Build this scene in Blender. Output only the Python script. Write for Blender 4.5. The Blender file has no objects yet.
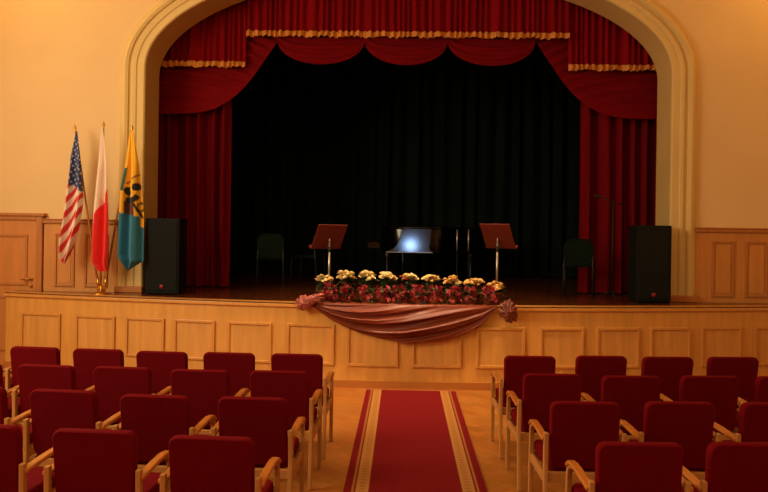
import bpy, bmesh, math, random
from mathutils import Vector, Matrix
random.seed(7)
C = bpy.context.scene.collection
PI = math.pi
R = math.radians

# ------------------------------------------------------------------ materials
def lin(c):
    return tuple(((v/255.)/12.92 if v/255. <= .04045 else ((v/255.+.055)/1.055)**2.4) for v in c)

def mat(name, rgb, rough=.6, metal=0., var=0., scale=(6, 6, 6), bump=0., bscale=40., sheen=0., coat=0., spec=.5, detail=4.):
    m = bpy.data.materials.new(name); m.use_nodes = True
    nt = m.node_tree; b = nt.nodes['Principled BSDF']
    c = lin(rgb)
    b.inputs['Base Color'].default_value = (*c, 1)
    b.inputs['Roughness'].default_value = rough
    b.inputs['Metallic'].default_value = metal
    b.inputs['Specular IOR Level'].default_value = spec
    if sheen:
        b.inputs['Sheen Weight'].default_value = sheen
        b.inputs['Sheen Tint'].default_value = (*[min(1, x*3+.02) for x in c], 1)
        b.inputs['Sheen Roughness'].default_value = .4
    if coat:
        b.inputs['Coat Weight'].default_value = coat; b.inputs['Coat Roughness'].default_value = .12
    if var or bump:
        tc = nt.nodes.new('ShaderNodeTexCoord')
        mp = nt.nodes.new('ShaderNodeMapping'); mp.inputs['Scale'].default_value = scale
        nt.links.new(tc.outputs['Object'], mp.inputs['Vector'])
    if var:
        n = nt.nodes.new('ShaderNodeTexNoise'); n.inputs['Scale'].default_value = 1.; n.inputs['Detail'].default_value = detail
        r = nt.nodes.new('ShaderNodeValToRGB')
        r.color_ramp.elements[0].position = .3; r.color_ramp.elements[1].position = .7
        r.color_ramp.elements[0].color = (*[x*(1-var) for x in c], 1)
        r.color_ramp.elements[1].color = (*[min(1, x*(1+var)) for x in c], 1)
        nt.links.new(mp.outputs[0], n.inputs['Vector']); nt.links.new(n.outputs['Fac'], r.inputs['Fac'])
        nt.links.new(r.outputs['Color'], b.inputs['Base Color'])
    if bump:
        n2 = nt.nodes.new('ShaderNodeTexNoise'); n2.inputs['Scale'].default_value = bscale
        bp = nt.nodes.new('ShaderNodeBump'); bp.inputs['Strength'].default_value = bump; bp.inputs['Distance'].default_value = .01
        nt.links.new(tc.outputs['Object'], n2.inputs['Vector']); nt.links.new(n2.outputs['Fac'], bp.inputs['Height'])
        nt.links.new(bp.outputs['Normal'], b.inputs['Normal'])
    return m

def vcol_mat(name, rough=.7, sheen=.2):
    m = bpy.data.materials.new(name); m.use_nodes = True
    nt = m.node_tree; b = nt.nodes['Principled BSDF']
    a = nt.nodes.new('ShaderNodeAttribute'); a.attribute_name = 'Col'
    nt.links.new(a.outputs['Color'], b.inputs['Base Color'])
    b.inputs['Roughness'].default_value = rough; b.inputs['Sheen Weight'].default_value = sheen
    return m

M = {}
M['plaster'] = mat('cream_plaster', (231, 198, 140), .85, var=.03, scale=(1.2, 1.2, 1.2), bump=.05, bscale=60)
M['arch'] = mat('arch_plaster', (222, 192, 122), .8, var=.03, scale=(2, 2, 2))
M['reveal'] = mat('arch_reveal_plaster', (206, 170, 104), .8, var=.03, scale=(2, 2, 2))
M['ceil'] = mat('ceiling_plaster', (235, 205, 160), .9, var=.02)
M['oak'] = mat('light_oak', (216, 156, 74), .42, var=.10, scale=(14, 14, 1.6), coat=.15)
M['oak_frame'] = mat('oak_moulding', (208, 146, 68), .42, var=.08, scale=(12, 12, 2), coat=.15)
M['oak_panel'] = mat('oak_panel_field', (216, 156, 78), .45, var=.12, scale=(16, 16, 1.2), coat=.1)
M['wains'] = mat('wainscot_wood', (204, 138, 66), .5, var=.10, scale=(14, 14, 1.5))
M['wains_d'] = mat('wainscot_moulding_wood', (180, 114, 50), .5, var=.10, scale=(14, 14, 1.5))
M['plinth'] = mat('stage_plinth_wood', (178, 108, 44), .5, var=.1, scale=(2, 14, 14))
M['stagefloor'] = mat('dark_stage_boards', (86, 42, 16), .2, var=.2, scale=(1.5, 22, 1), spec=.7)
M['velvet'] = mat('red_velvet', (126, 4, 10), .85, var=.22, scale=(11, 11, .5), sheen=.1, spec=.1)
M['velvet2'] = mat('red_velvet_swag', (112, 4, 10), .85, var=.12, scale=(3, 3, 8), sheen=.1, spec=.1)
M['velvet_leg'] = mat('red_velvet_side_curtain', (104, 3, 12), .9, var=.25, scale=(9, 9, .4), sheen=.08, spec=.1)
M['gold'] = mat('gold_fringe', (204, 128, 40), .6, var=.25, scale=(40, 40, 10), sheen=.1)
M['black'] = mat('black_stage_drape', (20, 27, 18), .95, var=.25, scale=(5, 5, .6), spec=.05)
M['blackwall'] = mat('black_stage_house', (10, 10, 8), .95, spec=.05)
M['seat'] = mat('red_seat_cloth', (103, 4, 13), .9, var=.08, scale=(3, 3, 3), bump=.15, bscale=220, sheen=.12, spec=.08)
M['beech'] = mat('beech_wood', (192, 134, 70), .42, var=.10, scale=(20, 20, 3), coat=.2)
M['beech_arm'] = mat('beech_armrest', (196, 118, 48), .35, var=.12, scale=(20, 4, 20), coat=.3)
M['brass'] = mat('brass', (212, 160, 74), .28, metal=1.)
M['polewood'] = mat('pole_wood', (178, 116, 54), .4, var=.1, scale=(20, 20, 2))
M['spk'] = mat('black_speaker_box', (14, 16, 13), .7, bump=.1, bscale=150, spec=.2)
M['grille'] = mat('speaker_grille', (17, 20, 16), .7, bump=.5, bscale=320, spec=.2)
M['badge'] = mat('red_badge', (150, 26, 24), .4)
M['glare'] = mat('piano_glare_mirror', (70, 82, 100), .09, metal=1.)  # metal for the panel that stands in for the piano glare
M['edge'] = mat('glare_edge_metal', (170, 178, 190), .32, metal=1.)  # pale metal for the bright lower line of the glare
M['pianoblk'] = mat('black_lacquer', (5, 5, 6), .16, spec=.5)
M['ivory'] = mat('ivory_keys', (200, 195, 180), .4)
M['chairblk'] = mat('black_chair_frame', (18, 20, 16), .5)
M['chairgrn'] = mat('dark_green_chair_cloth', (14, 27, 17), .85, spec=.1)
M['steel'] = mat('steel_tube', (200, 190, 172), .3, metal=.8)
M['mahog'] = mat('mahogany_desk', (108, 36, 18), .45, var=.12, scale=(3, 20, 20), coat=.1)
M['satin'] = mat('rust_satin', (118, 44, 15), .46, var=.25, scale=(2, 2, 7))
M['satin_pink'] = mat('dusty_pink_satin', (158, 76, 62), .38, var=.4, scale=(18, 18, 18))
M['satin_dk'] = mat('rust_satin_rosette', (108, 46, 26), .45, var=.4, scale=(18, 18, 18))
M['leaf'] = mat('green_leaf', (52, 62, 22), .5, var=.35, scale=(15, 15, 15))
M['pot'] = mat('terracotta_pot', (120, 62, 34), .7)
M['cream'] = mat('cream_petal', (246, 226, 168), .6, var=.08, scale=(20, 20, 20))
M['yellow'] = mat('yellow_petal', (242, 200, 124), .6, var=.12, scale=(20, 20, 20))
M['orange'] = mat('orange_petal', (196, 84, 34), .6, var=.15, scale=(20, 20, 20))
M['redpetal'] = mat('red_petal', (140, 18, 30), .55, var=.35, scale=(25, 25, 25))
M['pinkpetal'] = mat('pink_petal', (206, 92, 92), .55, var=.3, scale=(25, 25, 25))
M['flag'] = vcol_mat('flag_cloth')
M['black_plain'] = mat('black_rubber', (16, 16, 15), .6)
M['doorw'] = mat('door_wood', (198, 128, 58), .5, var=.10, scale=(14, 14, 1.5))

# parquet floor
def parquet():
    m = bpy.data.materials.new('oak_parquet'); m.use_nodes = True
    nt = m.node_tree; b = nt.nodes['Principled BSDF']
    tc = nt.nodes.new('ShaderNodeTexCoord'); mp = nt.nodes.new('ShaderNodeMapping')
    mp.inputs['Rotation'].default_value = (0, 0, R(45))
    br = nt.nodes.new('ShaderNodeTexBrick'); br.inputs['Scale'].default_value = 2.2
    br.inputs['Color1'].default_value = (*lin((198, 126, 52)), 1); br.inputs['Color2'].default_value = (*lin((176, 104, 40)), 1)
    br.inputs['Mortar'].default_value = (*lin((150, 86, 32)), 1); br.inputs['Mortar Size'].default_value = .006
    n = nt.nodes.new('ShaderNodeTexNoise'); n.inputs['Scale'].default_value = 3
    mx = nt.nodes.new('ShaderNodeMixRGB'); mx.blend_type = 'MULTIPLY'; mx.inputs['Fac'].default_value = .35
    nt.links.new(tc.outputs['Object'], mp.inputs['Vector']); nt.links.new(mp.outputs[0], br.inputs['Vector'])
    nt.links.new(tc.outputs['Object'], n.inputs['Vector'])
    nt.links.new(br.outputs['Color'], mx.inputs['Color1']); nt.links.new(n.outputs['Color'], mx.inputs['Color2'])
    nt.links.new(mx.outputs['Color'], b.inputs['Base Color'])
    b.inputs['Roughness'].default_value = .32
    return m
M['parquet'] = parquet()

# runner: constant colour bands across the width, small woven motif along the beige border
def runner_mat(half):
    m = bpy.data.materials.new('woven_runner'); m.use_nodes = True
    nt = m.node_tree; b = nt.nodes['Principled BSDF']
    tc = nt.nodes.new('ShaderNodeTexCoord'); sp = nt.nodes.new('ShaderNodeSeparateXYZ')
    nt.links.new(tc.outputs['Object'], sp.inputs[0])
    ab = nt.nodes.new('ShaderNodeMath'); ab.operation = 'ABSOLUTE'; nt.links.new(sp.outputs['X'], ab.inputs[0])
    dv = nt.nodes.new('ShaderNodeMath'); dv.operation = 'DIVIDE'; dv.inputs[1].default_value = half
    nt.links.new(ab.outputs[0], dv.inputs[0])
    rp = nt.nodes.new('ShaderNodeValToRGB'); cr = rp.color_ramp; cr.interpolation = 'CONSTANT'
    red, gold, dk = (*lin((116, 4, 12)), 1), (*lin((172, 120, 58)), 1), (*lin((112, 22, 18)), 1)
    pale = (*lin((156, 96, 44)), 1)
    stops = [(0, red), (.635, dk), (.65, gold), (.83, dk), (.855, pale), (.89, red), (.985, dk)]
    cr.elements[0].position = 0; cr.elements[0].color = red
    cr.elements[1].position = .635; cr.elements[1].color = dk
    for p, c in stops[2:]:
        e = cr.elements.new(p); e.color = c
    nt.links.new(dv.outputs[0], rp.inputs['Fac'])
    # motif: sine of y times a window around the middle of the beige band
    wv = nt.nodes.new('ShaderNodeMath'); wv.operation = 'SINE'
    my = nt.nodes.new('ShaderNodeMath'); my.operation = 'MULTIPLY'; my.inputs[1].default_value = 95
    nt.links.new(sp.outputs['Y'], my.inputs[0]); nt.links.new(my.outputs[0], wv.inputs[0])
    gt = nt.nodes.new('ShaderNodeMath'); gt.operation = 'GREATER_THAN'; gt.inputs[1].default_value = .1
    nt.links.new(wv.outputs[0], gt.inputs[0])
    d0 = nt.nodes.new('ShaderNodeMath'); d0.operation = 'SUBTRACT'; d0.inputs[1].default_value = .74
    nt.links.new(dv.outputs[0], d0.inputs[0])
    d1 = nt.nodes.new('ShaderNodeMath'); d1.operation = 'ABSOLUTE'; nt.links.new(d0.outputs[0], d1.inputs[0])
    lt = nt.nodes.new('ShaderNodeMath'); lt.operation = 'LESS_THAN'; lt.inputs[1].default_value = .04
    nt.links.new(d1.outputs[0], lt.inputs[0])
    mm = nt.nodes.new('ShaderNodeMath'); mm.operation = 'MULTIPLY'
    nt.links.new(gt.outputs[0], mm.inputs[0]); nt.links.new(lt.outputs[0], mm.inputs[1])
    m2 = nt.nodes.new('ShaderNodeMath'); m2.operation = 'MULTIPLY'; m2.inputs[1].default_value = .55
    nt.links.new(mm.outputs[0], m2.inputs[0])
    mx = nt.nodes.new('ShaderNodeMixRGB'); mx.inputs['Color2'].default_value = (*lin((140, 60, 30)), 1)
    nt.links.new(m2.outputs[0], mx.inputs['Fac']); nt.links.new(rp.outputs['Color'], mx.inputs['Color1'])
    nt.links.new(mx.outputs['Color'], b.inputs['Base Color'])
    b.inputs['Roughness'].default_value = .9; b.inputs['Specular IOR Level'].default_value = .2
    return m

# ------------------------------------------------------------------ mesh helpers
def link(name, bm, m, parent=None, smooth=False, bevel=0., segs=2):
    bmesh.ops.recalc_face_normals(bm, faces=bm.faces[:])
    me = bpy.data.meshes.new(name); bm.to_mesh(me); bm.free()
    if smooth:
        for p in me.polygons: p.use_smooth = True
    for x in (m if isinstance(m, (list, tuple)) else [m]): me.materials.append(x)
    o = bpy.data.objects.new(name, me); C.objects.link(o)
    if parent is not None: o.parent = parent
    if bevel:
        b = o.modifiers.new('edge', 'BEVEL'); b.width = bevel; b.segments = segs; b.limit_method = 'ANGLE'
    return o

def thing(name, label, cat, loc=(0, 0, 0), rz=0., group=None):
    o = bpy.data.objects.new(name, None); C.objects.link(o)
    o.location = loc; o.rotation_euler = (0, 0, rz); o.empty_display_size = .1
    return tag(o, label, cat, group)

def tag(o, label, cat, group=None):
    o['label'] = label; o['category'] = cat
    if group: o['group'] = group
    return o

def struct(o):
    o['kind'] = 'structure'; return o

def box(bm, lo, hi, mx=None):
    vs = [bm.verts.new((x, y, z)) for x in (lo[0], hi[0]) for y in (lo[1], hi[1]) for z in (lo[2], hi[2])]
    for f in ((0, 1, 3, 2), (4, 6, 7, 5), (0, 4, 5, 1), (2, 3, 7, 6), (0, 2, 6, 4), (1, 5, 7, 3)):
        bm.faces.new([vs[i] for i in f])
    if mx is not None:
        for v in vs: v.co = mx @ v.co
    return vs

def new(): return bmesh.new()

def tube(bm, pts, rad, n=10, cap=True, flat=None):
    """sweep a round (or flat elliptical) section along a polyline; rad: number or list"""
    pts = [Vector(p) for p in pts]; rings = []
    up = None
    for i, p in enumerate(pts):
        d = (pts[min(i+1, len(pts)-1)] - pts[max(i-1, 0)]).normalized()
        if up is None:
            up = Vector((1, 0, 0)) if abs(d.x) < .9 else Vector((0, 1, 0))
        a = (up - d*up.dot(d)).normalized(); b = d.cross(a); up = a
        r = rad[i] if isinstance(rad, (list, tuple)) else rad
        rx, ry = (r, r) if flat is None else (r, r*flat)
        rings.append([bm.verts.new(p + a*rx*math.cos(2*PI*k/n) + b*ry*math.sin(2*PI*k/n)) for k in range(n)])
    for i in range(len(rings)-1):
        for k in range(n):
            bm.faces.new((rings[i][k], rings[i][(k+1) % n], rings[i+1][(k+1) % n], rings[i+1][k]))
    if cap:
        bm.faces.new(rings[0][::-1]); bm.faces.new(rings[-1])

def rect_sweep(bm, pts, w, t):
    """rectangular bar along a path in a y-z plane: w across x, t in the plane"""
    pts = [Vector(p) for p in pts]; rings = []
    for i, p in enumerate(pts):
        d = (pts[min(i+1, len(pts)-1)] - pts[max(i-1, 0)]).normalized()
        s = Vector((1, 0, 0)); u = d.cross(s).normalized()
        rings.append([bm.verts.new(p + s*a*w/2 + u*b*t/2) for a, b in ((-1, -1), (1, -1), (1, 1), (-1, 1))])
    for i in range(len(rings)-1):
        for k in range(4):
            bm.faces.new((rings[i][k], rings[i][(k+1) % 4], rings[i+1][(k+1) % 4], rings[i+1][k]))
    bm.faces.new(rings[0][::-1]); bm.faces.new(rings[-1])

def lathe(bm, prof, n=24, c=(0, 0, 0)):
    rings = []
    for r, z in prof:
        rings.append([bm.verts.new((c[0]+r*math.cos(2*PI*k/n), c[1]+r*math.sin(2*PI*k/n), c[2]+z)) for k in range(n)])
    for i in range(len(rings)-1):
        for k in range(n):
            bm.faces.new((rings[i][k], rings[i][(k+1) % n], rings[i+1][(k+1) % n], rings[i+1][k]))
    bm.faces.new(rings[0][::-1]); bm.faces.new(rings[-1])

def grid(bm, nu, nv, f):
    vs = [[bm.verts.new(f(i/nu, j/nv)) for i in range(nu+1)] for j in range(nv+1)]
    for j in range(nv):
        for i in range(nu):
            bm.faces.new((vs[j][i], vs[j][i+1], vs[j+1][i+1], vs[j+1][i]))
    return vs

def prism(bm, poly, z0, z1):
    a = [bm.verts.new((x, y, z0)) for x, y in poly]; b = [bm.verts.new((x, y, z1)) for x, y in poly]
    n = len(poly)
    bm.faces.new(a[::-1]); bm.faces.new(b)
    for i in range(n): bm.faces.new((a[i], a[(i+1) % n], b[(i+1) % n], b[i]))

def rrect(w, h, r, n=6, taper=0.):
    """rounded rectangle outline in x-z, centred, taper narrows the bottom"""
    out = []
    for cx, cz, a0 in ((w/2-r, h/2-r, 0), (-w/2+r, h/2-r, 90), (-w/2+r, -h/2+r, 180), (w/2-r, -h/2+r, 270)):
        for k in range(n+1):
            a = R(a0+90*k/n); out.append((cx+r*math.cos(a), cz+r*math.sin(a)))
    return [(x*(1-taper*(.5-z/h)), z) for x, z in out]

def lerp(t, a, b): return a+(b-a)*t
def interp(tab, z):
    """tab: list of (x, z), any z order -> x at z"""
    tab = sorted(tab, key=lambda p: p[1])
    if z <= tab[0][1]: return tab[0][0]
    for (x0, z0), (x1, z1) in zip(tab, tab[1:]):
        if z <= z1: return lerp((z-z0)/max(1e-6, z1-z0), x0, x1)
    return tab[-1][0]

def copy_thing(root, loc, rz=0., label=None):
    r = root.copy(); C.objects.link(r); r.location = loc; r.rotation_euler = (0, 0, rz)
    if label: r['label'] = label
    for ch in list(root.children):
        c = ch.copy(); C.objects.link(c); c.parent = r
        for g in list(ch.children):
            d = g.copy(); C.objects.link(d); d.parent = c
    return r

# ------------------------------------------------------------------ room
YW, YB = 9.87, 10.40            # proscenium wall, hall side and stage side
ZS = .99                        # stage level
XL, XR, ZC, YBACK = -6.4, 6.4, 6.3, -5.0
CX, HW, SPR, RISE = .015, 3.475, 3.98, 1.43   # arch opening: centre, half width, springing height, rise

bm = new(); box(bm, (XL, YBACK, -.1), (XR, YW+.3, 0)); struct(link('floor', bm, M['parquet']))
bm = new(); box(bm, (XL, YBACK, ZC), (XR, YW, ZC+.1)); struct(link('ceiling', bm, M['ceil']))
bm = new(); box(bm, (XL-.15, YBACK, 0), (XL, YW+.3, ZC)); struct(link('wall_left', bm, M['plaster']))
bm = new(); box(bm, (XR, YBACK, 0), (XR+.15, YW+.3, ZC)); struct(link('wall_right', bm, M['plaster']))
bm = new(); box(bm, (XL, YBACK-.15, 0), (XR, YBACK, ZC)); struct(link('wall_back', bm, M['plaster']))

def arch_path(off=0., n=64, z0=ZS):
    """outline of the opening from the foot of the left pier over the arch to the right foot, offset outwards"""
    pts = [(CX-HW-off, z0), (CX-HW-off, (z0+SPR)/2)]
    for k in range(n+1):
        a = PI-PI*k/n
        pts.append((CX+(HW+off)*math.cos(a), SPR+(RISE+off)*math.sin(a)))
    pts += [(CX+HW+off, (z0+SPR)/2), (CX+HW+off, z0)]
    return pts

# proscenium wall: strips from the arch outline up to the ceiling, plus the two flanks and the part below the stage
bm = new()
ap = arch_path(0)
for y in (YW, YB):
    top = [bm.verts.new((x, y, ZC)) for x, z in ap]; low = [bm.verts.new((x, y, z)) for x, z in ap]
    for i in range(2, len(ap)-3):
        bm.faces.new((low[i], low[i+1], top[i+1], top[i]))
    for s, x_in, x_out in ((0, CX-HW, XL), (1, CX+HW, XR)):
        q = [bm.verts.new(p) for p in ((x_in, y, 0), (x_out, y, 0), (x_out, y, ZC), (x_in, y, ZC))]
        bm.faces.new(q)
    q = [bm.verts.new(p) for p in ((CX-HW, y, 0), (CX+HW, y, 0), (CX+HW, y, ZS-.05), (CX-HW, y, ZS-.05))]
    bm.faces.new(q)
front = struct(link('wall_front', bm, M['plaster']))
# soffit of the arch (the reveal)
bm = new()
a = [bm.verts.new((x, YW, z)) for x, z in ap]; b = [bm.verts.new((x, YB, z)) for x, z in ap]
for i in range(len(ap)-1): bm.faces.new((a[i], a[i+1], b[i+1], b[i]))
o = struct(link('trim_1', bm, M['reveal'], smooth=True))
# moulded archivolt swept round the opening: (offset outward, projection into the hall)
prof = [(.0, 0), (.0, .035), (.015, .05), (.10, .05), (.115, .065), (.15, .07), (.165, .05), (.205, .045), (.215, .075), (.25, .09), (.285, .075), (.295, .045), (.33, .04), (.335, .0)]
bm = new(); rings = []
for off, pr in prof:
    rings.append([bm.verts.new((x, YW-pr, z)) for x, z in arch_path(off)])
for i in range(len(rings)-1):
    for k in range(len(rings[0])-1):
        bm.faces.new((rings[i][k], rings[i][k+1], rings[i+1][k+1], rings[i+1][k]))
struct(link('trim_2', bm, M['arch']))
# wooden blocks at the feet of the piers
for i, s in enumerate((-1, 1)):
    bm = new(); xa, xb = sorted((CX+s*(HW-.02), CX+s*(HW+.35)))
    box(bm, (xa, YW-.11, ZS), (xb, YB, ZS+.085))
    struct(link('baseboard_left' if s < 0 else 'baseboard_right', bm, M['plinth'], bevel=.01))

# ------------------------------------------------------------------ wainscot and side door
def frame_ring(bm, x0, x1, z0, z1, y, w=.035, d=.02):
    """a raised moulding round a rectangle on a wall facing -y"""
    box(bm, (x0, y-d, z0), (x0+w, y, z1)); box(bm, (x1-w, y-d, z0), (x1, y, z1))
    box(bm, (x0+w, y-d, z0), (x1-w, y, z0+w)); box(bm, (x0+w, y-d, z1-w), (x1-w, y, z1))

def wainscot(name, x0, x1, ztop, panels):
    bm = new(); box(bm, (x0, YW-.04, 0), (x1, YW-.001, ztop-.06))
    w = struct(link(name, bm, M['wains']))
    bm = new(); box(bm, (x0-.01, YW-.075, ztop-.06), (x1, YW-.001, ztop-.015)); box(bm, (x0-.01, YW-.09, ztop-.015), (x1, YW-.001, ztop))
    link('cap_moulding', bm, M['wains_d'], w, bevel=.006)
    for a, b, lo, hi in panels:
        bm = new(); frame_ring(bm, a, b, lo, hi, YW-.04, .03, .018)
        link('panel_moulding', bm, M['wains_d'], w, bevel=.006)
        bm = new(); box(bm, (a+.05, YW-.05, lo+.05), (b-.05, YW-.04, hi-.05))
        link('panel_field', bm, M['wains'], w, bevel=.008)
    return w
wainscot('trim_3', -4.79, CX-HW-.335, 1.955, [(-4.64, -4.37, 1.05, 1.76), (-4.235, -3.92, 1.05, 1.76), (-4.64, -4.37, .2, .9), (-4.235, -3.92, .2, .9)])
wainscot('trim_4', CX+HW+.335, XR, 1.965, [(x, x+.29, lo, hi) for x in (4.035, 4.465, 4.9, 5.33, 5.77) for lo, hi in ((1.06, 1.79), (.2, .9))])
wainscot('trim_5', XL, -5.83, 1.955, [(-6.25, -5.95, 1.05, 1.76), (-6.25, -5.95, .2, .9)])
# door, flush with the wainscot
bm = new(); box(bm, (-5.75, YW-.05, .0), (-4.885, YW-.001, 1.93))
door = struct(link('door_1', bm, M['doorw']))
bm = new(); box(bm, (-5.83, YW-.075, 0), (-5.75, YW, 1.99)); box(bm, (-4.885, YW-.075, 0), (-4.80, YW, 1.99)); box(bm, (-5.75, YW-.075, 1.93), (-4.885, YW, 1.99))
box(bm, (-5.86, YW-.10, 1.985), (-4.765, YW, 2.025))
link('door_frame', bm, M['wains_d'], door, bevel=.008)
for a, b, lo, hi in ((-5.64, -5.0, 1.06, 1.74), (-5.64, -5.0, .18, .92)):
    bm = new(); frame_ring(bm, a, b, lo, hi, YW-.05, .035, .016); link('panel_moulding', bm, M['wains_d'], door, bevel=.006)
bm = new()
tube(bm, [(-4.945, YW-.05, 1.15), (-4.945, YW-.10, 1.15)], .011); tube(bm, [(-4.94, YW-.095, 1.15), (-5.00, YW-.098, 1.147), (-5.06, YW-.095, 1.14)], [.011, .010, .007])
lathe(bm, [(.002, 0), (.024, 0), (.024, .008), (.002, .01)], 16)
for v in bm.verts:
    if abs(v.co.x) < .05 and v.co.y < 1: v.co = Vector((-4.945+v.co.x, YW-.05-v.co.z, 1.15+v.co.y))
link('door_handle', bm, M['brass'], door, smooth=True)
bm = new(); tube(bm, [(-4.945, YW-.05, 1.055), (-4.945, YW-.085, 1.055)], [.02, .018]); link('lock_knob', bm, M['brass'], door, smooth=True)

# ------------------------------------------------------------------ stage platform with bowed front
def fy(x): return 8.81+.7*(1-math.cos(PI*(x-.1)/9.8))
SX0, SX1, NS = -5.16, 5.29, 80
xs = [lerp(i/NS, SX0, SX1) for i in range(NS+1)]
def curved_slab(bm, x0, x1, z0, z1, d0, d1, n=40):
    """strip following the bowed front between depths d0 (nearer the hall) and d1 behind it"""
    q = [lerp(i/n, x0, x1) for i in range(n+1)]
    A = [[bm.verts.new((x, fy(x)+d, z)) for x in q] for d, z in ((d0, z0), (d0, z1), (d1, z1), (d1, z0))]
    for k in range(4):
        for i in range(n): bm.faces.new((A[k][i], A[k][i+1], A[(k+1) % 4][i+1], A[(k+1) % 4][i]))
    bm.faces.new([A[k][0] for k in range(4)]); bm.faces.new([A[k][n] for k in range(4)][::-1])
bm = new(); curved_slab(bm, SX0, SX1, 0, ZS-.055, 0, .06, NS)
box(bm, (SX0, fy(SX0)+.01, 0), (SX0+.06, YW-.04, ZS-.055)); box(bm, (SX1-.06, fy(SX1)+.01, 0), (SX1, YW-.04, ZS-.055))
stage = struct(link('wall_stage_front', bm, M['oak']))
stage['label'] = 'bowed oak front of the stage with raised square panels'
bm = new(); curved_slab(bm, SX0-.03, SX1+.03, ZS-.055, ZS-.012, -.03, .08, NS); link('nosing', bm, M['oak_frame'], stage, bevel=.008)
bm = new(); curved_slab(bm, SX0-.01, SX1+.01, 0, .085, -.022, .0, NS); link('skirting', bm, M['plinth'], stage)
PAN = [(-4.93, -4.35), (-4.14, -3.585), (-3.443, -2.92), (-2.797, -2.266), (-2.109, -1.557), (-1.375, -.795), (-.647, -.034), (.124, .71), (.882, 1.469), (1.642, 2.181), (2.333, 2.872), (3.003, 3.532), (3.666, 4.205), (4.376, 4.896)]
PZ0, PZ1 = .255, .742
for a, b in PAN:
    bm = new(); w = .035
    curved_slab(bm, a, a+w, PZ0, PZ1, -.026, 0, 2); curved_slab(bm, b-w, b, PZ0, PZ1, -.026, 0, 2)
    curved_slab(bm, a+w, b-w, PZ0, PZ0+w, -.026, 0, 6); curved_slab(bm, a+w, b-w, PZ1-w, PZ1, -.026, 0, 6)
    p = link('panel_moulding', bm, M['oak_frame'], stage, bevel=.007)
    bm = new(); curved_slab(bm, a+w, b-w, PZ0+w, PZ1-w, -.006, 0, 6); link('panel_field', bm, M['oak_panel'], stage)
# stage floor: apron plus the stage house behind the arch
bm = new()
A = [bm.verts.new((x, fy(x)-.03, ZS)) for x in xs]; B = [bm.verts.new((x, YW, ZS)) for x in xs]
A2 = [bm.verts.new((x, fy(x)-.03, ZS-.012)) for x in xs]; B2 = [bm.verts.new((x, YW, ZS-.012)) for x in xs]
for i in range(NS):
    bm.faces.new((A[i], A[i+1], B[i+1], B[i])); bm.faces.new((A2[i], B2[i], B2[i+1], A2[i+1])); bm.faces.new((A[i], A2[i], A2[i+1], A[i+1]))
box(bm, (CX-HW, YW, ZS-.05), (CX+HW, YB, ZS)); box(bm, (-4.6, YB, ZS-.05), (4.6, 14.6, ZS))
fs = struct(link('floor_stage', bm, M['stagefloor']))
bm = new(); curved_slab(bm, SX0, SX1, ZS-.01, ZS+.0015, -.03, .13, NS); link('edge_border', bm, M['oak_frame'], fs)
bm = new(); box(bm, (-4.7, YB+.01, ZS-.05), (-4.6, 14.6, 6.6)); struct(link('wall_stage_left', bm, M['blackwall']))
bm = new(); box(bm, (4.6, YB+.01, ZS-.05), (4.7, 14.6, 6.6)); struct(link('wall_stage_right', bm, M['blackwall']))
bm = new(); box(bm, (-4.7, 14.5, ZS-.05), (4.7, 14.6, 6.6)); struct(link('wall_stage_back', bm, M['blackwall']))
bm = new(); box(bm, (-4.7, YB+.01, 6.5), (4.7, 14.6, 6.6)); struct(link('ceiling_stage', bm, M['blackwall']))

# ------------------------------------------------------------------ curtains
def pleat(x, z, lam=.11, amp=.035, seed=0., drift=.0):
    p = x+drift*(z-3)+.035*math.sin(x*7+seed)+.02*math.sin(x*17+2*seed)+.01*math.sin(z*1.3+x*3)
    return amp*math.sin(2*PI*p/lam)+.4*amp*math.sin(2*PI*p/(lam*2.7)+seed)

def curtain(name, label, x0, x1, z0, z1, y, m, lam=.11, amp=.035, nx=200, nz=12, seed=0., cat='curtain', group=None):
    bm = new()
    grid(bm, nx, nz, lambda u, v: (lerp(u, x0, x1), y+pleat(lerp(u, x0, x1), lerp(v, z0, z1), lam, amp, seed), lerp(v, z0, z1)))
    return tag(link(name, bm, m, smooth=True), label, cat, group)

def fringe(parent, x0, x1, ztop, y, h=.09, lam=.11, amp=.03, seed=0.):
    bm = new(); n = int((x1-x0)/.011)
    for side in (0, 1):
        rows = []
        for j in range(5):
            t = j/4
            rows.append([])
            for i in range(n+1):
                x = lerp(i/n, x0, x1)
                scal = .74+.20*abs(math.sin(PI*x/.085+seed))+.07*math.sin(i*2.1)
                bul = .016*math.sin(PI*min(1, t*1.25))+.008*math.sin(i*1.7)
                z = ztop-h*t*scal+.010*math.sin(x*15+seed)*t+(.012*abs(math.sin(PI*x/.085+seed+.7)) if t == 0 else 0)
                rows[-1].append(bm.verts.new((x, y-.012-bul*(1 if side == 0 else -.2)+pleat(x, z, lam, amp, seed), z)))
        for j in range(4):
            for i in range(n): bm.faces.new((rows[j][i], rows[j][i+1], rows[j+1][i+1], rows[j+1][i]))
    return link('fringe', bm, M['gold'], parent, smooth=True)

# centre valance and the two side valances
K = 1.006
va = curtain('valance', 'wide red velvet pleated valance with gold fringe over the stage middle', -2.255, 2.285, 4.60, 5.75, 10.50, M['velvet'], lam=.10, amp=.028, nx=420, seed=.3, group=None)
fringe(va, -2.255, 2.285, 4.648, 10.47, h=.08, lam=.10, amp=.028, seed=.3)
for s in (-1, 1):
    x0, x1 = (-3.85, -2.275) if s < 0 else (2.29, 3.85)
    lab = 'short red velvet valance with gold fringe at the pier %s' % ('above the flags' if s < 0 else 'farther from the flags')
    v = curtain('valance', lab, x0, x1, 4.16, 5.75, 10.56, M['velvet'], lam=.10, amp=.028, nx=160, seed=s*1.1)
    fringe(v, x0, x1, 4.222, 10.53, h=.08, lam=.10, amp=.028, seed=s*1.1)

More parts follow.
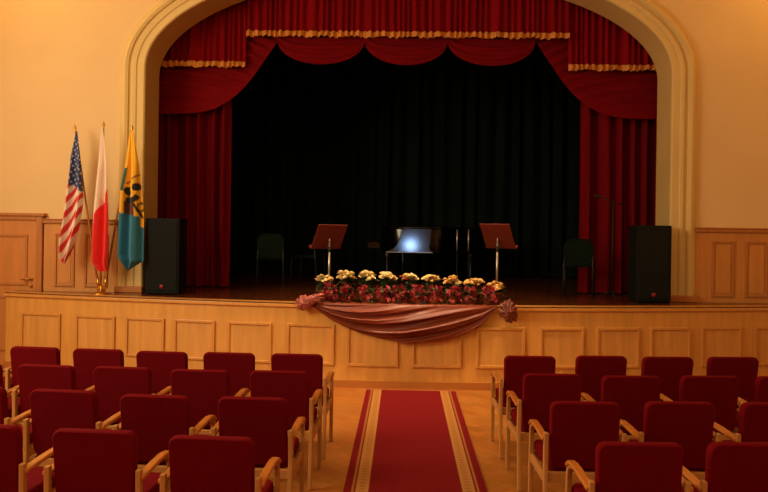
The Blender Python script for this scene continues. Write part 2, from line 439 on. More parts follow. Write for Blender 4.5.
# centre swags: half moons hanging under the centre valance
def swag(xa, xb, ztop, zbot, label):
    bm = new(); cx, hw = (xa+xb)/2, (xb-xa)/2
    def f(u, v):
        x = cx+hw*(2*u-1)
        k = max(0., 1-(2*u-1)**2)
        zb = ztop-(ztop-zbot)*k**.62
        z = lerp(v, 5.0, zb)
        depth = (ztop-z)/(ztop-zbot)
        fold = .028*math.sin(2*PI*(v*6.2+.5*k)) * (k**.5)
        return (x, 10.60-.05*k*max(0, min(1, depth))+fold, z)
    grid(bm, 48, 40, f)
    return tag(link('valance_swag', bm, M['velvet2'], smooth=True), label, 'curtain swag', 'half-moon swags under the centre valance')
SW = [(-1.835, -.585), (-.585, .60), (.60, 1.835)]
for (a, b), w in zip(SW, ('half-moon red velvet swag under the valance, the one closest to the flags', 'half-moon red velvet swag under the valance, the middle of three', 'half-moon red velvet swag under the valance, the one farthest from flags')):
    swag(a, b, 4.53, 4.20, w)

# side swags, sweeping down from the centre valance to the piers
prof_l = [(-1.80, 4.60), (-1.93, 4.40), (-2.05, 4.23), (-2.17, 4.05), (-2.29, 3.90), (-2.42, 3.77), (-2.55, 3.67), (-2.72, 3.575), (-2.9, 3.525), (-3.1, 3.50), (-3.85, 3.48)]
def side_swag(s, label):
    bm = new()
    pr = [(abs(x)*(1 if s > 0 else 1), z) for x, z in prof_l]
    def zb(ax):
        q = sorted(pr)
        if ax <= q[0][0]: return 4.62
        for (x0, z0), (x1, z1) in zip(q, q[1:]):
            if ax <= x1: return lerp((ax-x0)/(x1-x0), z0, z1)
        return q[-1][1]
    def f(u, v):
        ax = lerp(u, 1.80, 3.85); low = zb(ax); z = lerp(v, 5.0, low)
        curve = (z+.28*((ax-3.6)**2)*.5)
        fold = .034*math.sin(2*PI*curve/.16+.6*math.sin(ax*2))*(1-v**5)
        return (s*ax+(.03 if s > 0 else 0), 10.66+fold-.03*v, z)
    grid(bm, 220, 60, f)
    return tag(link('valance_side_swag', bm, M['velvet2'], smooth=True), label, 'curtain swag')
side_swag(-1, 'long red velvet swag sweeping down to the pier behind the flags')
side_swag(1, 'long red velvet swag sweeping down to the pier opposite the flags')
# drawn side curtains
curtain('side_curtain', 'drawn red velvet side curtain hanging behind the speaker next to the flags', -3.95, -2.53, ZS+.02, 5.0, 10.82, M['velvet_leg'], lam=.21, amp=.07, nx=220, nz=30, seed=.9)
curtain('side_curtain', 'drawn red velvet side curtain behind the speaker and thin microphone stand', 2.545, 3.95, ZS+.02, 5.0, 10.82, M['velvet_leg'], lam=.21, amp=.07, nx=220, nz=30, seed=2.2)
# black backdrop drapes
for i in range(4):
    x0 = -4.5+i*2.25
    curtain('backdrop_curtain', 'black stage drape at the back, panel %s' % ('behind the flag side music stand', 'behind the piano keyboard', 'behind the piano tail', 'behind the microphone stand')[i], x0+.01, x0+2.24, ZS+.02, 6.3, 14.3, M['black'], lam=.28, amp=.06, nx=120, nz=6, seed=i*1.7)

# ------------------------------------------------------------------ flags
YF = 9.525
US_L = [(-4.262, 3.065), (-4.329, 2.715), (-4.351, 2.391), (-4.384, 2.003), (-4.431, 1.679), (-4.435, 1.446), (-4.395, 1.375)]
US_R = [(-4.246, 3.065), (-4.186, 2.717), (-4.141, 2.33), (-4.126, 2.201), (-4.16, 1.916), (-4.209, 1.682), (-4.298, 1.487), (-4.375, 1.375)]
PL_L = [(-3.893, 3.108), (-3.926, 2.849), (-3.973, 2.461), (-4.006, 2.073), (-4.026, 1.685), (-4.022, 1.401), (-3.942, 1.299)]
PL_R = [(-3.878, 3.108), (-3.833, 2.721), (-3.801, 2.334), (-3.776, 1.947), (-3.777, 1.56), (-3.799, 1.288)]
TH_L = [(-3.53, 3.099), (-3.563, 2.983), (-3.61, 2.595), (-3.645, 2.336), (-3.65, 1.82), (-3.652, 1.497), (-3.605, 1.382), (-3.57, 1.305)]
TH_R = [(-3.515, 3.099), (-3.499, 3.048), (-3.441, 2.662), (-3.397, 2.275), (-3.367, 2.018), (-3.355, 1.566), (-3.352, 1.425), (-3.56, 1.30)]
BLUE, WHITE, RED = (38, 58, 112), (236, 226, 206), (206, 34, 36)

def us_col(x, z, s, t):
    bz = 2.37+.03*math.sin(s*5)-.03*s
    if z > bz:
        q = ((x*26+z*9) % 1., (z*15-x*14) % 1.)
        return (190, 188, 190) if (q[0]-.5)**2+(q[1]-.5)**2 < .055 and z < 2.98 else BLUE
    ph = (z-1.75*(x+4.3)+.04*math.sin(s*5))/.165
    return WHITE if ph % 1. < .5 else RED

def pl_col(x, z, s, t):
    zb = 1.87+(x+4.016)*2.15+.03*math.sin(s*7)
    return (238, 214, 190) if z > zb else (228, 34, 26)

def th_col(x, z, s, t):
    YEL, BLK, BLU = (242, 184, 34), (24, 20, 18), (34, 120, 150)
    def el(cx, cz, rx, rz, a=0.):
        dx, dz = x-cx, z-cz; ca, sa = math.cos(a), math.sin(a)
        return ((dx*ca+dz*sa)/rx)**2+((-dx*sa+dz*ca)/rz)**2
    zb = 2.045-.06*s-(.13 if s > .88 else 0)
    if z < zb: return BLU
    if 2.33 < z < 2.62 and x < interp(TH_L, z)+.034: return (46, 96, 84)
    # black emblem: two patches over a curved band, dark red field under it, a looped outline at the side
    if el(-3.556, 2.315, .046, .066, .5) < 1: return BLK
    if el(-3.452, 2.375, .046, .052) < 1: return BLK
    if el(-3.505, 2.225, .088, .058, .30) < 1 and el(-3.515, 2.272, .052, .034, .3) > 1: return BLK
    if abs(z-(2.485+(x+3.5)*.75)) < .011 and -3.59 < x < -3.43: return (130, 62, 20)
    if z < 2.19 and x < -3.475+(2.19-z)*.1 and x > -3.60: return (88, 40, 26)
    e = el(-3.400, 2.115, .034, .058)
    if .42 < e < 1.15 and not (x > -3.39 and 2.12 < z < 2.15): return BLK
    if abs(x-(-3.475+(2.17-z)*.5)) < .013 and 1.98 < z < 2.19: return BLK
    return YEL

def flag(label, L, Rr, colf, tip, foot, group, dy=0., dx=0.):
    t = thing('flag', label, 'flag', (foot[0], YF, ZS), 0, group)
    off = Vector((foot[0], YF, ZS))
    bm = new()
    nx, nz = 44, 150; zt, zb = L[0][1], min(L[-1][1], Rr[-1][1]); cols = {}
    ph = random.uniform(0, 6)
    def f(u, v):
        z = lerp(v, zt, zb); a, b = interp(L, z), interp(Rr, z); x = lerp(u, a, b)
        w = b-a
        fold = math.sin(u*2*PI*1.6+ph+v*1.2)*.22*w*min(1, v*3)+math.sin(u*2*PI*3.1+v*2)*.05*w
        return (x+dx*min(1, v*4)-off.x, fold-.30*w-.014+dy*(z-off.z)/2, z-off.z+.025*(1-v))
    lay = bm.verts.layers.float_color.new('Col')
    vs = grid(bm, nx, nz, f)
    for j, row in enumerate(vs):
        for i, v in enumerate(row):
            v[lay] = (*lin(colf(v.co.x+off.x-dx, v.co.z+off.z, i/nx, j/nz)), 1)
    link('cloth', bm, M['flag'], t, smooth=True)
    p0 = Vector((foot[0], YF+dy*.06, ZS+.10))-off; p1 = Vector((tip[0], YF+dy, tip[1]))-off
    bm = new(); tube(bm, [p0, p1], .0125, 12); link('pole', bm, M['polewood'], t, smooth=True)
    d = (p1-p0).normalized(); bm = new()
    tube(bm, [p1-d*.02, p1, p1+d*.012, p1+d*.03, p1+d*.055, p1+d*.085], [.014, .014, .009, .02, .014, .002], 12)
    link('finial', bm, M['brass'], t, smooth=True)
    return t
flag('furled flag with white stars on blue and red and white stripes', US_L, US_R, us_col, (-4.276, 3.10), (-3.925, ZS), 'flags on the brass stand', .06, .012)
flag('white over red flag hanging furled on the middle pole', PL_L, PL_R, pl_col, (-3.878, 3.135), (-3.895, ZS), 'flags on the brass stand', -.02, .022)
flag('yellow over blue flag with black emblem, hanging nearest the speaker', TH_L, TH_R, th_col, (-3.535, 3.10), (-3.835, ZS), 'flags on the brass stand', .04, .028)
st = thing('flag_stand', 'brass three-pole flag stand on the edge of the stage', 'flag stand', (-3.885, YF, ZS))
bm = new(); lathe(bm, [(.12, 0), (.12, .010), (.10, .02), (.05, .03), (.022, .045), (.02, .10), (.008, .11)], 28); link('base', bm, M['brass'], st, smooth=True)
for x, tx in ((-.04, -.105), (-.01, -.012), (.05, .105)):
    bm = new(); tube(bm, [(x*.75, .0, .04), (x+(tx-x)*.30, .01, .24)], .016, 14, cap=True); link('socket', bm, M['brass'], st, smooth=True)

# ------------------------------------------------------------------ loudspeakers
def speaker(x, y, rz, label, h=.99, w=.44, d=.42):
    t = thing('loudspeaker', label, 'loudspeaker', (x, y, ZS), rz, 'stage loudspeakers')
    bm = new(); prism(bm, [(-w/2, 0), (w/2, 0), (w/2-.01, d), (-w/2+.01, d)], .012, h); link('cabinet', bm, M['spk'], t, bevel=.012)
    bm = new(); prism(bm, [(-w/2+.025, -.012), (w/2-.025, -.012), (w/2-.025, .005), (-w/2+.025, .005)], .05, h-.03); link('grille', bm, M['grille'], t, bevel=.008)
    bm = new(); lathe(bm, [(.001, 0), (.028, 0), (.024, .008), (.001, .01)], 20)
    for v in bm.verts: v.co = Vector((v.co.x, -.012-v.co.z, .105+v.co.y))
    link('badge', bm, M['badge'], t, smooth=True)
    for sx in (-1, 1):
        bm = new(); lathe(bm, [(.02, 0), (.02, .013)], 12, (sx*.18, .06, 0)); link('foot', bm, M['black_plain'], t)
        bm = new(); box(bm, (sx*(w/2-.012)-.006, .16, .62), (sx*(w/2-.012)+.006, .27, .70)); link('handle', bm, M['black_plain'], t)
speaker(-3.115, 9.58, R(1), 'tall black loudspeaker between the flags and red side curtain')
speaker(3.205, 9.58, R(-1), 'tall black loudspeaker before the pier opposite the flags')

# ------------------------------------------------------------------ music stands
def music_stand(x, y, psi, label, cz, zpole):
    t = thing('music_stand', label, 'music stand', (x, y, ZS), 0, 'music stands')
    z = cz-ZS
    mx = Matrix.Translation((0, -.02, z)) @ Matrix.Rotation(psi, 4, 'Z') @ Matrix.Rotation(R(40), 4, 'X')
    bm = new(); box(bm, (-.20, -.008, -.20), (.20, .008, .20), mx); link('desk', bm, M['mahog'], t, bevel=.004)
    bm = new(); box(bm, (-.215, .0, -.215), (.215, .06, -.195), mx); link('lip', bm, M['mahog'], t, bevel=.004)
    bm = new(); tube(bm, [(0, 0, .05), (0, 0, z-.08)], .014, 12); tube(bm, [(0, 0, z-.09), (0, 0, z-.02)], .009, 10); link('pole', bm, M['steel'], t, smooth=True)
    bm = new(); tube(bm, [(0, 0, z-.2), (0, 0, z-.13)], .019, 12); link('collar', bm, M['black_plain'], t, smooth=True)
    for k in range(3):
        a = R(90+120*k); bm = new()
        tube(bm, [(0, 0, .16), (.08*math.cos(a), .08*math.sin(a), .07), (.17*math.cos(a), .17*math.sin(a), .012)], .010, 8); link('leg', bm, M['black_plain'], t, smooth=True)
music_stand(-.945, 9.60, R(28), 'brown wooden music stand nearest the flags, behind the flower row', 1.775, 0)
music_stand(1.215, 9.60, R(-28), 'brown wooden music stand farther from the flags, behind the flower row', 1.815, 0)

# ------------------------------------------------------------------ grand piano
pn = thing('grand_piano', 'glossy black grand piano at the middle of the dark stage', 'piano', (0.45, 12.55, ZS), R(-1.0))
out = [(-.80, -.72), (-.80, .72), (-.45, .74), (.35, .74), (.72, .70), (.95, .52), (1.0, .28), (.93, .06), (.78, -.10), (.60, -.20), (.44, -.34), (.32, -.52), (.20, -.66), (.04, -.72)]
def smooth_poly(p, it=2):
    for _ in range(it):
        q = []
        for i in range(len(p)):
            a, b = p[i], p[(i+1) % len(p)]
            q += [(.75*a[0]+.25*b[0], .75*a[1]+.25*b[1]), (.25*a[0]+.75*b[0], .25*a[1]+.75*b[1])]
        p = q
    return p
po = smooth_poly(out)
bm = new(); prism(bm, po, .52, .90); link('case', bm, M['pianoblk'], pn, smooth=False, bevel=.012, segs=3)
for f_ in pn.children[0].data.polygons:
    if abs(f_.normal.z) < .5: f_.use_smooth = True
bm = new(); prism(bm, [(x*1.02, y*1.02) for x, y in po], .905, .93); link('lid', bm, M['pianoblk'], pn, bevel=.006)
bm = new(); box(bm, (-1.0, -.70, .58), (-.80, .70, .66)); link('keybed', bm, M['pianoblk'], pn, bevel=.006)
bm = new(); box(bm, (-.99, -.62, .66), (-.84, .62, .68)); link('key_cover', bm, M['pianoblk'], pn)
bm = new(); q = [(-.70, .525), (.035, .525), (-.02, .60), (.015, .90), (-.43, .90), (-.50, .70), (-.56, .60)]  # added panel, cut to the outline of the glare on the case
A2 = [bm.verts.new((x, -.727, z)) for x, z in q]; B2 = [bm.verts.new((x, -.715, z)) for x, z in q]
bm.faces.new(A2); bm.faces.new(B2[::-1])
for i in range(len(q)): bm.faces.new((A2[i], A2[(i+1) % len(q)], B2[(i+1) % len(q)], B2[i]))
link('glare_panel', bm, M['glare'], pn)['label'] = 'panel shaped as the bright glare on the piano side'
bm = new(); box(bm, (-.70, -.735, .517), (.035, -.722, .533)); link('glare_strip', bm, M['edge'], pn)  # bright line at the foot of the glare, built as a strip
for lx, ly in ((-.68, -.55), (-.68, .55), (.72, .30)):
    bm = new(); lathe(bm, [(.03, .03), (.035, .10), (.05, .42), (.07, .46), (.07, .52)], 16, (lx, ly, 0)); link('leg', bm, M['pianoblk'], pn, smooth=True)
    bm = new(); lathe(bm, [(.02, 0), (.03, .01), (.03, .03)], 12, (lx, ly, 0)); link('caster', bm, M['brass'], pn, smooth=True)
bm = new(); tube(bm, [(-.45, 0, .10), (-.45, 0, .52)], .03, 10); box(bm, (-.52, -.14, .06), (-.38, .14, .11)); link('pedal_lyre', bm, M['pianoblk'], pn)

# ------------------------------------------------------------------ dark chairs and microphone stand on the stage
def stage_chair(x, y, rz, label):
    t = thing('stage_chair', label, 'chair', (x, y, ZS), rz, 'dark chairs on the stage')
    bm = new(); o = rrect(.40, .36, .12, 8); 
    A_ = [bm.verts.new((a, -.20-.03*math.cos(a*7), .62+b)) for a, b in o]; B_ = [bm.verts.new((a, -.16-.03*math.cos(a*7), .62+b)) for a, b in o]
    n = len(o); bm.faces.new(A_); bm.faces.new(B_[::-1])
    for i in range(n): bm.faces.new((A_[i], A_[(i+1) % n], B_[(i+1) % n], B_[i]))
    link('backrest', bm, M['chairgrn'], t, bevel=.006)
    bm = new(); prism(bm, [(a, b) for a, b in rrect(.43, .42, .08, 6)], .41, .46); link('seat', bm, M['chairgrn'], t, bevel=.012)
    for sx in (-1, 1):
        bm = new(); tube(bm, [(sx*.20, -.25, 0), (sx*.19, -.20, .44), (sx*.18, -.19, .70)], .012, 10); link('leg', bm, M['chairblk'], t, smooth=True)
        bm = new(); tube(bm, [(sx*.20, .21, 0), (sx*.19, .19, .42)], .012, 10); link('leg', bm, M['chairblk'], t, smooth=True)
stage_chair(-2.02, 11.35, R(10), 'dark green backed chair standing on the stage near the flag side curtain')
stage_chair(-1.52, 11.9, R(75), 'dark stage chair turned sideways, next to the music stand by the flags')
stage_chair(2.44, 10.38, R(-15), 'dark green backed chair on the stage beside the microphone stand')
ms = thing('microphone_stand', 'thin black boom microphone stand before the red side curtain', 'microphone stand', (2.86, 10.24, ZS))
bm = new(); tube(bm, [(0, 0, .03), (0, 0, 1.32)], .010, 10); link('pole', bm, M['black_plain'], ms, smooth=True)
bm = new(); tube(bm, [(.12, .02, 1.27), (0, 0, 1.31), (-.17, -.02, 1.37)], .007, 8); link('boom', bm, M['black_plain'], ms, smooth=True)
bm = new(); tube(bm, [(-.15, -.02, 1.363), (-.18, -.02, 1.374), (-.23, -.02, 1.385), (-.26, -.02, 1.39)], [.012, .014, .02, .016], 12); link('microphone', bm, M['chairblk'], ms, smooth=True)
for k in range(3):
    a = R(30+120*k); bm = new(); tube(bm, [(0, 0, .10), (.15*math.cos(a), .15*math.sin(a), .012)], .009, 8); link('leg', bm, M['black_plain'], ms, smooth=True)

for x, lab in ((.84, 'slim stand added to show a pale glint, the one closest to the piano'), (1.015, 'slim stand added to show a pale glint, nearest the farther music stand')):  # pale vertical glints by the piano, built as two added stands
    t = thing('glint_stand', lab, 'stand', (x, 11.55, ZS), 0, 'slim stands added for glints beside the piano')
    bm = new(); tube(bm, [(0, 0, .03), (0, 0, .58)], .006, 10); link('glint_stand_lower_tube', bm, M['black_plain'], t, smooth=True)
    bm = new(); tube(bm, [(0, 0, .575), (0, 0, .90)], .0105, 10); link('glint_stand_upper_tube', bm, M['steel'], t, smooth=True)
    bm = new(); lathe(bm, [(.075, 0), (.075, .008), (.02, .03), (.012, .035)], 20); link('base', bm, M['black_plain'], t, smooth=True)

# ------------------------------------------------------------------ fabric swag on the stage edge
sw = thing('fabric_swag', 'rust satin cloth swagged over the stage edge below the flowers', 'drape', (0.03, 8.84, ZS))
OX, OY, OZ = .03, 8.84, ZS
low = [(-1.10, .985), (-.98, .90), (-.85, .81), (-.67, .72), (-.49, .655), (-.25, .595), (.04, .56), (.30, .565), (.55, .60), (.76, .67), (.93, .775), (1.04, .90), (1.125, .99)]
def lowz(x):
    for (x0, z0), (x1, z1) in zip(low, low[1:]):
        if x <= x1: return lerp((x-x0)/(x1-x0), z0, z1)
    return low[-1][1]
bm = new()
def f(u, v):
    x = lerp(u, -1.10, 1.125); zt = ZS+.012; k = max(0., 1-abs(2*u-1)**2.2)
    if v < .15:      # lies on the stage edge
        q = v/.15
        return (x-OX, fy(x)+.035-.075*q-OY, zt-OZ+.006*math.sin(x*40))
    q = (v-.15)/.85
    zl = min(lowz(x), zt-.004); z = lerp(q, zt, zl)
    c = q*3.1+.35*math.sin(x*2.1)+1.3*(x-.1)*(1-q)*.5
    fold = (.035*math.sin(2*PI*c)+.012*math.sin(2*PI*c*2.3+x*4))*k*min(1, q*3)
    return (x-OX, fy(x)-.045-.06*k*math.sin(PI*min(1, q))**.7-fold*.9-OY-.015, z-OZ)
grid(bm, 110, 84, f)
o = link('cloth', bm, M['satin'], sw, smooth=True)
o.modifiers.new('thick', 'SOLIDIFY').thickness = .004

def bunch(cx, cy, cz, rx, rz, m, seed, ridges=7, tilt=0.):
    """gathered bunch of cloth: a crumpled lobe with deep irregular ridges running out from a pinch point"""
    rnd = random.Random(seed); ph = [rnd.uniform(0, 6) for _ in range(6)]; bm = new()
    def g(u, v):
        a = 2*PI*u; e = PI*(v-.5)
        rid = .07*math.sin(ridges*a+ph[0]+5*v)+.09*math.sin((ridges+5)*a+ph[1]-9*v)+.08*math.sin(3*a+ph[2]+7*v)+.05*math.sin(19*a+11*v)
        r = 1+rid*math.cos(e)+.07*math.sin(9*v+ph[3]+2*a)
        x, z = rx*r*math.cos(a)*math.cos(e), rz*r*math.sin(a)*math.cos(e)
        return (cx+x-OX, cy-.035-.055*r*math.sin(e)-OY, cz+z+tilt*x-OZ)
    grid(bm, 72, 26, g)
    bmesh.ops.remove_doubles(bm, verts=bm.verts[:], dist=1e-5)
    return link('gathered_bunch', bm, m, sw, smooth=True)
b1 = bunch(-1.08, 8.80, 1.035, .16, .06, M['satin_pink'], 3, 6, .30)
b1['label'] = 'dusty pink gathered bunch of satin'
bunch(-1.15, 8.80, .995, .10, .085, M['satin_pink'], 5, 5)
b2 = bunch(1.25, 8.79, .945, .105, .125, M['satin_dk'], 9, 6, -.1)
b2['label'] = 'brown gathered rosette of satin'

# ------------------------------------------------------------------ flowers
def leaf_cluster(n, rx, ry, z0, z1, seed, size=.07):
    rnd = random.Random(seed); bm = new()
    for _ in range(n):
        a = rnd.uniform(0, 2*PI); q = math.sqrt(rnd.random()); c = Vector((rx*q*math.cos(a), ry*q*math.sin(a), rnd.uniform(z0, z1)))
        mx = Matrix.Translation(c) @ Matrix.Rotation(a+rnd.uniform(-.6, .6), 4, 'Z') @ Matrix.Rotation(rnd.uniform(-.9, .5), 4, 'Y')
        L_, W_ = size*rnd.uniform(.7, 1.2), size*.42
        pts = [(0, 0, 0), (L_*.35, W_, .008), (L_*.8, W_*.6, 0), (L_*1.1, 0, -.012), (L_*.8, -W_*.6, 0), (L_*.35, -W_, .008)]
        bm.faces.new([bm.verts.new(mx @ Vector(p)) for p in pts])
    return bm
def stems(bm, n, r, z, seed):
    rnd = random.Random(seed)
    for _ in range(n):
        a = rnd.uniform(0, 2*PI); q = r*math.sqrt(rnd.random())
        tube(bm, [(q*.3*math.cos(a), q*.3*math.sin(a), .08), (q*math.cos(a), q*math.sin(a), z)], .004, 5)

def mum_mesh(seed, r=.052):
    rnd = random.Random(seed); bm = new()
    for ring, (el, n, k) in enumerate(((5, 13, 1.), (25, 12, .92), (45, 10, .74), (66, 7, .5))):
        for i in range(n):
            a = 2*PI*(i+.5*(ring % 2))/n+rnd.uniform(-.08, .08)
            d = Vector((math.cos(a)*math.cos(R(el)), math.sin(a)*math.cos(R(el)), math.sin(R(el))*.75)); s_ = Vector((-math.sin(a), math.cos(a), 0))
            w = r*.22; p = d*r*k
            bm.faces.new([bm.verts.new(q) for q in (Vector((0, 0, 0)), d*r*k*.6-s_*w, p-s_*w*.5+Vector((0, 0, .004)), p+s_*w*.5+Vector((0, 0, .004)), d*r*k*.6+s_*w)])
    lathe(bm, [(.004, 0), (r*.5, r*.25), (r*.35, r*.62), (.003, r*.72)], 10)
    return bm
def star_mesh(seed, r=.06):
    rnd = random.Random(seed); bm = new()
    for ring, (el, n, k) in enumerate(((8, 6, 1.), (38, 5, .75))):
        for i in range(n):
            a = 2*PI*(i+.5*ring)/n+rnd.uniform(-.15, .15)
            d = Vector((math.cos(a)*math.cos(R(el)), math.sin(a)*math.cos(R(el)), math.sin(R(el)))); s_ = Vector((-math.sin(a), math.cos(a), 0)); up = Vector((0, 0, .012))
            bm.faces.new([bm.verts.new(q) for q in (Vector((0, 0, 0)), d*r*k*.5-s_*r*.27+up, d*r*k, d*r*k*.5+s_*r*.27+up)])
    lathe(bm, [(.002, .0), (.008, .006), (.002, .014)], 8)
    return bm

def pot(t):
    bm = new(); lathe(bm, [(.06, 0), (.085, .12), (.095, .12), (.095, .14), (.08, .14), (.075, .125)], 20); link('pot', bm, M['pot'], t, smooth=True)

def bloom_children(t, mesh_bms, pts, tilt):
    made = {}
    for i, (p, k, s_) in enumerate(pts):
        if k not in made:
            o = link('bloom', mesh_bms[k][0](), mesh_bms[k][1], t); made[k] = o
        else:
            o = made[k].copy(); C.objects.link(o); o.parent = t
        o.location = p; o.scale = (s_, s_, s_); rx = R(tilt+random.uniform(-18, 18)); o.rotation_euler = (rx, R(random.uniform(-22, 22))+p[0]*1.2, random.uniform(0, 6))

ordn = ['first', 'second', 'third', 'fourth', 'fifth', 'sixth', 'seventh', 'eighth', 'ninth', 'tenth']
NC = 9
crx = [-.96+.2625*k for k in range(9)]
ctop = [.255, .30, .30, .295, .28, .275, .25, .235, .20]
for i in range(NC):
    kind = ['cream', 'cream', 'cream', 'cream', 'cream', 'cream', 'yellow', 'yellow', 'yellow'][i]
    t = thing('chrysanthemum_plant', '%s potted chrysanthemum, %s along the back flower row from the flag side' % ('pale cream' if kind == 'cream' else 'warm yellow', ordn[i]), 'potted flower', (crx[i], 9.15+.014*(i % 2), ZS), 0, 'potted chrysanthemums on the stage edge')
    pot(t); H = ctop[i]
    bm = leaf_cluster(70, .085, .05, .12, H-.02, 20+i, .065); stems(bm, 9, .085, H, i); link('foliage', bm, M['leaf'], t)
    pts = []
    for k in range(19):
        a = k*2.4+i; q = math.sqrt((k+.5)/19)
        pts.append(((.098*q*math.cos(a), .075*q*math.sin(a)-.01, H+.035*(1-q*q)+random.uniform(-.028, .028)), 'c' if (k == 4 and i in (1, 3, 5, 6)) else 'b' if (k % 5 == 3) else 'a', random.uniform(.6, 1.0)))
    main, alt = (M['cream'], M['yellow']) if kind == 'cream' else (M['yellow'], M['cream'])
    if i == 4: alt = M['orange']
    bloom_children(t, {'a': (lambda i=i: mum_mesh(i), main), 'b': (lambda i=i: mum_mesh(i+50), alt), 'c': (lambda i=i: star_mesh(i+70, .075), M['orange'])}, pts, 14)
NR = 10
for i in range(NR):
    x = lerp(i/(NR-1), -.86, 1.03)
    t = thing('red_flower_plant', 'potted red flower with dark leaves, %s along the front flower row from the flag side' % ordn[i], 'potted flower', (x, 8.95+.006*(i % 2), ZS), 0, 'potted red flowers on the stage edge')
    bm = new(); lathe(bm, [(.045, .016), (.06, .085), (.066, .085), (.066, .10), (.055, .10)], 18); link('pot', bm, M['pot'], t, smooth=True)
    bm = leaf_cluster(48, .06, .03, .05, .17, 80+i, .06); link('foliage', bm, M['leaf'], t)
    pts = []
    for k in range(22):
        pts.append(((random.uniform(-.075, .075), -.035-random.uniform(0, .03), random.uniform(.045, .22)), 'b' if random.random() < .33 else 'a', random.uniform(.4, .85)))
    bloom_children(t, {'a': (lambda i=i: star_mesh(i), M['redpetal']), 'b': (lambda i=i: star_mesh(i+40), M['pinkpetal'])}, pts, 55)

# ------------------------------------------------------------------ carpet runner
RX0, RX1 = -.401, .637
bm = new(); box(bm, (-(RX1-RX0)/2, -6.2, .0), ((RX1-RX0)/2, 3.25, .012))
o = link('carpet_runner', bm, runner_mat((RX1-RX0)/2), bevel=.004); o.location = ((RX0+RX1)/2, 5.42, .001)
tag(o, 'long red carpet runner with gold borders down the middle aisle', 'carpet runner')

# ------------------------------------------------------------------ audience chairs
def make_chair():
    t = thing('armchair', 'x', 'chair', (0, 0, 0), 0, 'red armchairs in rows facing the stage')
    # backrest: cushion slab with softly rounded corners, leaning back a little
    bm = new(); o = rrect(.432, .425, .045, 6, .04); n = len(o); lay = []
    for d, sc in ((-.030, .955), (-.024, .985), (-.010, 1.), (.012, 1.), (.028, .985), (.034, .955)):
        lay.append([bm.verts.new((a*sc, d+.05*(.5-b/.425)*1.0-.0, .6335+b*sc)) for a, b in o])
    for i in range(len(lay)-1):
        for k in range(n): bm.faces.new((lay[i][k], lay[i][(k+1) % n], lay[i+1][(k+1) % n], lay[i+1][k]))
    bm.faces.new(lay[0][::-1]); bm.faces.new(lay[-1])
    link('backrest', bm, M['seat'], t, smooth=False)
    for p in t.children[0].data.polygons: p.use_smooth = len(p.vertices) == 4
    bm = new(); prism(bm, [(x, y+.275) for x, y in rrect(.44, .46, .05, 6)], .395, .475); link('seat', bm, M['seat'], t, bevel=.02, segs=3)
    bm = new(); box(bm, (-.226, .005, .345), (.226, .03, .405)); link('back_rail', bm, M['beech'], t, bevel=.005)
    bm = new(); box(bm, (-.228, .46, .335), (.228, .485, .395)); link('front_rail', bm, M['beech'], t, bevel=.005)
    for s in (-1, 1):
        x = s*.240
        bm = new(); box(bm, (x-.012-(0 if s > 0 else .0), .03, .34), (x+.012, .46, .395)); link('side_rail', bm, M['beech'], t, bevel=.004)
        bm = new(); rect_sweep(bm, [(x, -.045, 0), (x, -.02, .25), (x, .0, .45), (x, -.005, .655)], .028, .036); link('leg', bm, M['beech'], t, bevel=.005)
        xf = s*.243
        bm = new(); pts = [(xf, .455, 0), (xf, .445, .40), (xf, .438, .52), (xf, .428, .565), (xf, .41, .595), (xf, .38, .610), (xf, .34, .615)]
        rect_sweep(bm, pts, .03, .034); link('leg', bm, M['beech'], t, bevel=.005)
        bm = new(); xa = s*.2465
        rect_sweep(bm, [(xa, -.012, .615), (xa, .05, .621), (xa, .2, .631), (xa, .31, .634), (xa, .375, .626), (xa, .425, .597)], .046, .024); link('armrest', bm, M['beech_arm'], t, bevel=.008)
    return t
seatn = ['aisle seat', 'second seat from aisle', 'third seat from aisle', 'fourth seat from aisle', 'fifth seat from aisle', 'sixth seat from aisle']
rown = ['row nearest the stage', 'second row from the stage', 'third row from the stage', 'fourth row from the stage']
A_ = {0: [(-.861, 6.141), (-1.425, 6.14), (-1.985, 6.135), (-2.545, 6.195), (-3.105, 6.24), (-3.67, 6.29)],
      1: [(-.884, 5.406), (-1.462, 5.39), (-2.052, 5.44), (-2.63, 5.46), (-3.20, 5.50)],
      2: [(-.906, 4.555), (-1.516, 4.56), (-2.128, 4.65), (-2.735, 4.70)],
      3: [(-.938, 3.69), (-1.56, 3.765), (-2.185, 3.82)]}
B_ = {0: [(1.078, 6.26), (1.69, 6.33), (2.25, 6.345), (2.82, 6.40), (3.40, 6.45)],
      1: [(1.112, 5.495), (1.682, 5.48), (2.273, 5.538), (2.835, 5.57)],
      2: [(1.139, 4.62), (1.735, 4.672), (2.335, 4.70)],
      3: [(1.198, 3.75), (1.765, 3.79)]}
proto = make_chair(); first = True
for blk, side in ((A_, 'block by the flags'), (B_, 'block away from the flags')):
    for r_, cs in blk.items():
        for i, (x, y) in enumerate(cs):
            lab = 'red armchair, %s, %s, %s' % (seatn[i], rown[r_], side)
            rz = R(1.6)*(x-.1)*1.0 if True else 0
            rz = rz + R(random.uniform(-.7, .7))
            if first:
                proto.location = (x, y, .0); proto.rotation_euler = (0, 0, rz); proto['label'] = lab; first = False
            else:
                copy_thing(proto, (x, y, 0), rz, lab)

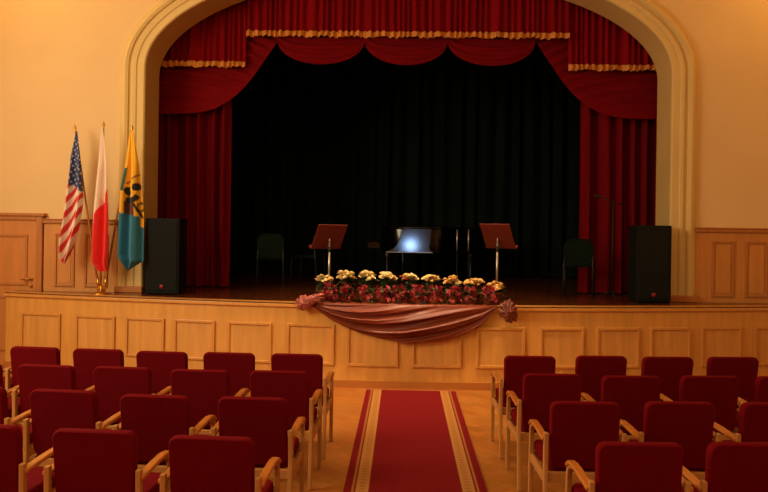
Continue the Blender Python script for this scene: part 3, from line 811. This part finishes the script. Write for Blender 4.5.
# ------------------------------------------------------------------ lights
def area(name, loc, target, size, sizey, power, col, spread=180):
    d = bpy.data.lights.new(name, 'AREA'); d.shape = 'RECTANGLE'; d.size = size; d.size_y = sizey; d.energy = power; d.color = col; d.spread = R(spread)
    o = bpy.data.objects.new(name, d); C.objects.link(o); o.location = loc
    o.rotation_euler = (Vector(target)-Vector(loc)).to_track_quat('-Z', 'Y').to_euler(); return o
area('window_light', (-6.2, 5.2, 3.6), (0, 7.0, 1.2), 5.0, 2.6, 460, (1., .84, .56))
area('ceiling_light', (-1.2, 3.0, 6.1), (-.6, 4.5, 0), 6., 5., 150, (1., .72, .40))
area('rear_fill', (0, -3.2, 5.2), (0, 4.5, .6), 4., 1.5, 70, (1., .74, .44))  # weak fill added behind the camera to brighten the nearest chairs
area('aisle_fill', (.1, 7.6, 6.0), (.1, 8.6, 0), 1.2, .6, 40, (1., .72, .42), 60)  # added lamp, makes the brighter pool on the carpet near the stage
for nm, x, e in (('wall_lamp_light', -5.0, 34), ('wall_lamp_light', 5.2, 40)):
    d = bpy.data.lights.new(nm, 'POINT'); d.energy = e; d.color = (1., .56, .13); d.shadow_soft_size = .25
    o = bpy.data.objects.new(nm, d); C.objects.link(o); o.location = (x, 8.9, 5.7)
d = bpy.data.lights.new('piano_glare_spot', 'SPOT'); d.energy = 40; d.color = (.72, .86, 1.); d.spot_size = R(6.0); d.spot_blend = .6; d.shadow_soft_size = .16  # unseen spot added near the camera to make the piano glare
o = bpy.data.objects.new('piano_glare_spot', d); C.objects.link(o); o.location = (-.18, -.6, 1.34)
o.rotation_euler = (Vector((.40, 12., 1.64))-o.location).to_track_quat('-Z', 'Y').to_euler()

w = bpy.data.worlds.new('hall_air'); bpy.context.scene.world = w; w.use_nodes = True
w.node_tree.nodes['Background'].inputs[0].default_value = (1., .7, .4, 1); w.node_tree.nodes['Background'].inputs[1].default_value = .05

# ------------------------------------------------------------------ camera
cd = bpy.data.cameras.new('camera'); cam = bpy.data.objects.new('camera', cd); C.objects.link(cam)
cd.sensor_fit = 'HORIZONTAL'; cd.sensor_width = 36.; cd.lens = 745./768.*36.
cd.shift_x = 0.; cd.shift_y = -(246-227.7)/768.
cam.matrix_world = Matrix.Translation((0, 0, 1.9)) @ Matrix.Rotation(R(1.46), 4, 'Z') @ Matrix.Rotation(R(90), 4, 'X') @ Matrix.Rotation(math.asin(.0148), 4, 'Z')
bpy.context.scene.camera = cam
vs = bpy.context.scene.view_settings
vs.view_transform = 'Standard'; vs.look = 'None'; vs.exposure = 0.; vs.gamma = 1.
